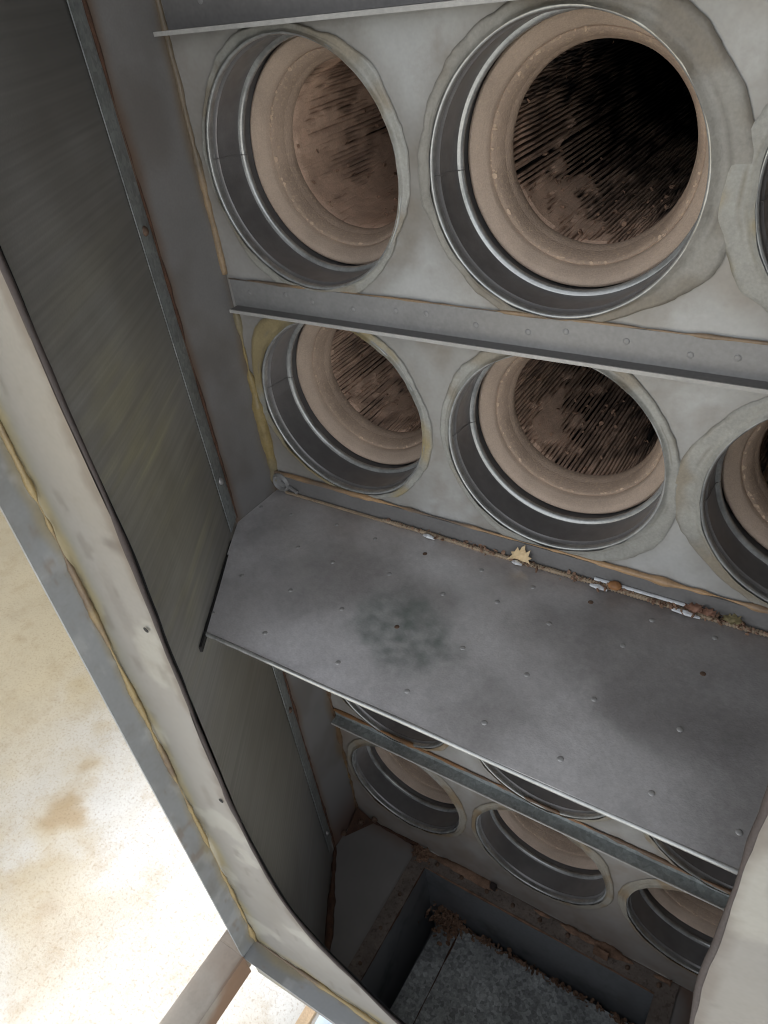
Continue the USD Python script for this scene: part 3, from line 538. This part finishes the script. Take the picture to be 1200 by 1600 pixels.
LAB = {(0, 1): "dust clogged filter cartridge with caked pleats in the upper left hole", (1, 1): "large near filter cartridge with wide black pleated bore in the upper middle hole",
       (2, 1): "filter cartridge cut off by the upper right picture edge", (0, 2): "filter cartridge with ribbed brown pleats in the left hole above the shelf",
       (1, 2): "filter cartridge holding a pale dust flake in the middle hole above the shelf", (2, 2): "filter cartridge in the right hole above the shelf, cut by the picture edge",
       (0, 4): "dusty filter cartridge in the left hole beside the rusty bottom corner", (1, 4): "dusty filter cartridge in the middle hole above the square outlet", (2, 4): "dusty filter cartridge in the lowest right hole beside the door edge",
       (0, 3): "shadowed filter cartridge at left just below the shelf front edge", (1, 3): "shadowed filter cartridge in the middle just below the shelf front edge", (2, 3): "shadowed filter cartridge at right just below the shelf front edge"}
FILL = {(0, 1): (.98, .24, .82), (1, 1): (.10, .80, .5), (2, 1): (.15, .4, .5), (0, 2): (.62, .3, .72), (1, 2): (.18, .8, .58), (2, 2): (.2, .4, .5)}
for ri, z in enumerate(ROWS):
    for ci, x in enumerate(COLS):
        if ri == 0: continue
        t = thing("filter_cartridge", LAB[(ci, ri)], "filter cartridge", [x, .5, z], group="filter cartridges in the round holes")
        sd = 300 + ri * 10 + ci
        def wob(r, y, th, sd=sd):
            a = np.stack([np.cos(th), np.sin(th), 0 * th], -1); return r + .004 * fbm(a, 3, sd, 3)[None], y + .008 * fbm(a, 3, sd + 4, 1.5)[None]
        cap_ = part("end_cap", lathe([(.97, .92), (.982, .60), (.98, .54), (.968, .515), (.948, .503), (.925, .505), (.898, .522), (.870, .552), (.848, .582), (.836, .602), (.831, .640)], (x, z), 160, wob), "cap_dust", t, smooth=35)
        part("crusted_ring", lathe([(.8315, .638), (.824, .633), (.812, .637), (.798, .650), (.784, .672), (.771, .700), (.760, .730), (.753, .76)], (x, z), 160, wob), "cap_brown_dust", cap_, smooth=35)
        part("inner_rim", lathe([(.7535, .755), (.745, .775), (.735, .80), (.728, .84), (.735, .875)], (x, z), 140, wob), "cap_brown_dust", cap_, smooth=40)
        rg = np.random.default_rng(sd); pts = []
        for k in range(60):
            a = rg.uniform(1.5, 6.2); r_ = rg.uniform(.806, .828); pts.append([x + r_ * math.cos(a), .637 , z + r_ * math.sin(a)])
        cr = []
        for p in pts:
            ic = trimesh.creation.icosahedron(); ic.vertices *= .017 * rg.uniform(.2, 1.35) * np.array([rg.uniform(.5, 1.6), .2, rg.uniform(.5, 1.6)]) ; ic.vertices *= 1 + rg.uniform(-.3, .3, (12, 1)); ic.apply_translation(p); cr.append(ic)
        part("glue_crumbs", cat(cr), "cap_crust", cap_, smooth=False, kind="stuff")
        f0, kb, tw = FILL.get((ci, ri), (.4, .3, .6))
        pm, pc = pleats(x, z, sd, f0, kb, tw)
        med = part("pleated_media", pm, "filter_paper", t, smooth=ci == 0 and ri == 1, col=pc)
        part("outer_sleeve", lathe([(.965, .93), (.965, 6.45), (.001, 6.46)], (x, z), 48), "dark_hollow", t, smooth=40)
        part("bottom_disc", lathe([(.001, 6.29), (.95, 6.29)], (x, z), 48), "dark_hollow", t)
        pts = []
        for k in range(70):
            a = rg.normal(-1.9, .75); y_ = rg.uniform(.9, 2.6); r_ = .715 + rg.uniform(-.01, .02); pts.append([x + r_ * math.cos(a), y_, z + r_ * math.sin(a)])
        part("dust_flakes", chips(pts, .016, sd), "dust", med, smooth=False, kind="stuff")

# ------------------------------------------------------------------ leaves and loose debris
def leaf(c, right, up, nrm, size, seed, curl=.5):
    rg = np.random.default_rng(seed); o = np.array([(-.9, -.3), (-.7, -.05), (-.95, .3), (-.62, .28), (-.6, .62), (-.34, .4), (-.2, .75), (-.08, 1.15), (.08, .7), (.22, .45), (.5, .8), (.52, .36), (.8, .4), (.72, .12), (1.0, -.02), (.6, -.25), (.3, -.3), (.05, -.52), (-.3, -.36)])
    m = flatpoly(Polygon(o + rg.normal(0, .06, o.shape)).buffer(0), .12)
    a, b = m.vertices[:, 0] * size, m.vertices[:, 1] * size; h = curl * (a ** 2 * 1.3 - .4 * b ** 2) / size + .3 * size * fbm(np.column_stack([a, b, a * 0]), 3, seed, 1.6 / size)
    v = np.asarray(c) + a[:, None] * np.asarray(right) + b[:, None] * np.asarray(up) + h[:, None] * np.asarray(nrm)
    n = np.asarray(nrm) * .006; k = len(v); return trimesh.Trimesh(np.vstack([v, v + n]), np.vstack([m.faces, m.faces[:, ::-1] + k]), process=False)
p = shelf_pt(820, 876); solo("dry_leaf", leaf([p[0], -.1, ZS + .12], [.96, .1, -.25], [.25, .15, .95], [.1, -.95, .2], .125, 5, .6), "leaf_tan", "pale tan dry leaf standing up at the back of the shelf", "leaf", [p[0], -.1, ZS], smooth=True)
for k, (px, py, mm, lb) in enumerate(((1088, 955, "leaf_red", "curled reddish brown leaf on the ribbed trim, left of its pair"), (1110, 962, "leaf_red", "crumpled reddish brown leaf on the ribbed trim beside the yellow leaf"), (1145, 972, "leaf_yellow", "flat olive yellow leaf at the right end of the ribbed trim"))):
    p = shelf_pt(px, py); solo("dry_leaf", leaf([p[0], -.1, ZS + .09], [.9, -.2, .1], [.2, .5, .6], [-.1, -.7, .7], (.095, .085, .10)[k], 21 + k, (1.4, 1.6, .5)[k]), mm, lb, "leaf", [p[0], -.1, ZS], smooth=True)
p = shelf_pt(960, 925); b_ = trimesh.creation.icosphere(2, .05); b_.vertices *= [1.3, 1, .8]; b_.apply_translation([p[0], -.1, ZS + .09])
solo("seed_pod", b_, "nut_brown", "small round brown seed pod lying on the ribbed trim", "seed", [p[0], -.1, ZS], smooth=True)
rg = np.random.default_rng(77); pts = [[-1.45 + rg.normal(0, .14), -.48 + rg.normal(0, .12), -9.89 + abs(rg.normal(0, .07))] for _ in range(420)]
pts += [[rg.uniform(-1.3, 1.8), -.43 + rg.normal(0, .025), -9.89 + abs(rg.normal(0, .015))] for _ in range(260)]
solo("dust_debris", chips(pts, .026, 5, .22), "dust", "brown flaky dust and leaf scraps heaped in the back corner of the slide gate", "debris", [-1.4, -.5, -9.9], smooth=False, kind="stuff")
pts = [[-2.1 + rg.normal(0, .08), -.14 + rg.normal(0, .06), ZF + .05 + abs(rg.normal(0, .03))] for _ in range(160)]
solo("dust_debris", chips(pts, .024, 6, .3), "dust", "dark brown crumbs on the back left corner of the outlet frame", "debris", [-2.1, -.14, ZF], smooth=False, kind="stuff")
# things on the ground under the door sill
solo("timber_batten", box(-3.80, -3.58, -4.2, -1.9, -GZ, -GZ + .12), "wood", "narrow tan timber batten lying on the ground under the door sill", "batten", [-3.7, -3, -GZ], smooth=False)
solo("plastic_sheet", box(-3.5, -3.0, -4.1, -2.0, -GZ, -GZ + .03), "pale_blue", "pale blue plastic sheet lying on the ground right of the timber batten", "sheet", [-3.2, -3, -GZ], smooth=False)
pts = []
for cx_, n_ in ((-1.5, 14), (-.9, 22), (-.35, 26), (.3, 30), (.75, 30), (1.2, 34), (1.65, 44), (2.0, 26)):
    pts += [[cx_ + rg.normal(0, .22), -.09 + rg.normal(0, .035), ZS + .045 + abs(rg.normal(0, .012))] for _ in range(n_)]
solo("dust_debris", chips(pts, .016, 8, .4), "dust", "thin crumbs of dust and dead leaf scattered along the ribbed trim behind the shelf", "debris", [0, -.09, ZS], smooth=False, kind="stuff")
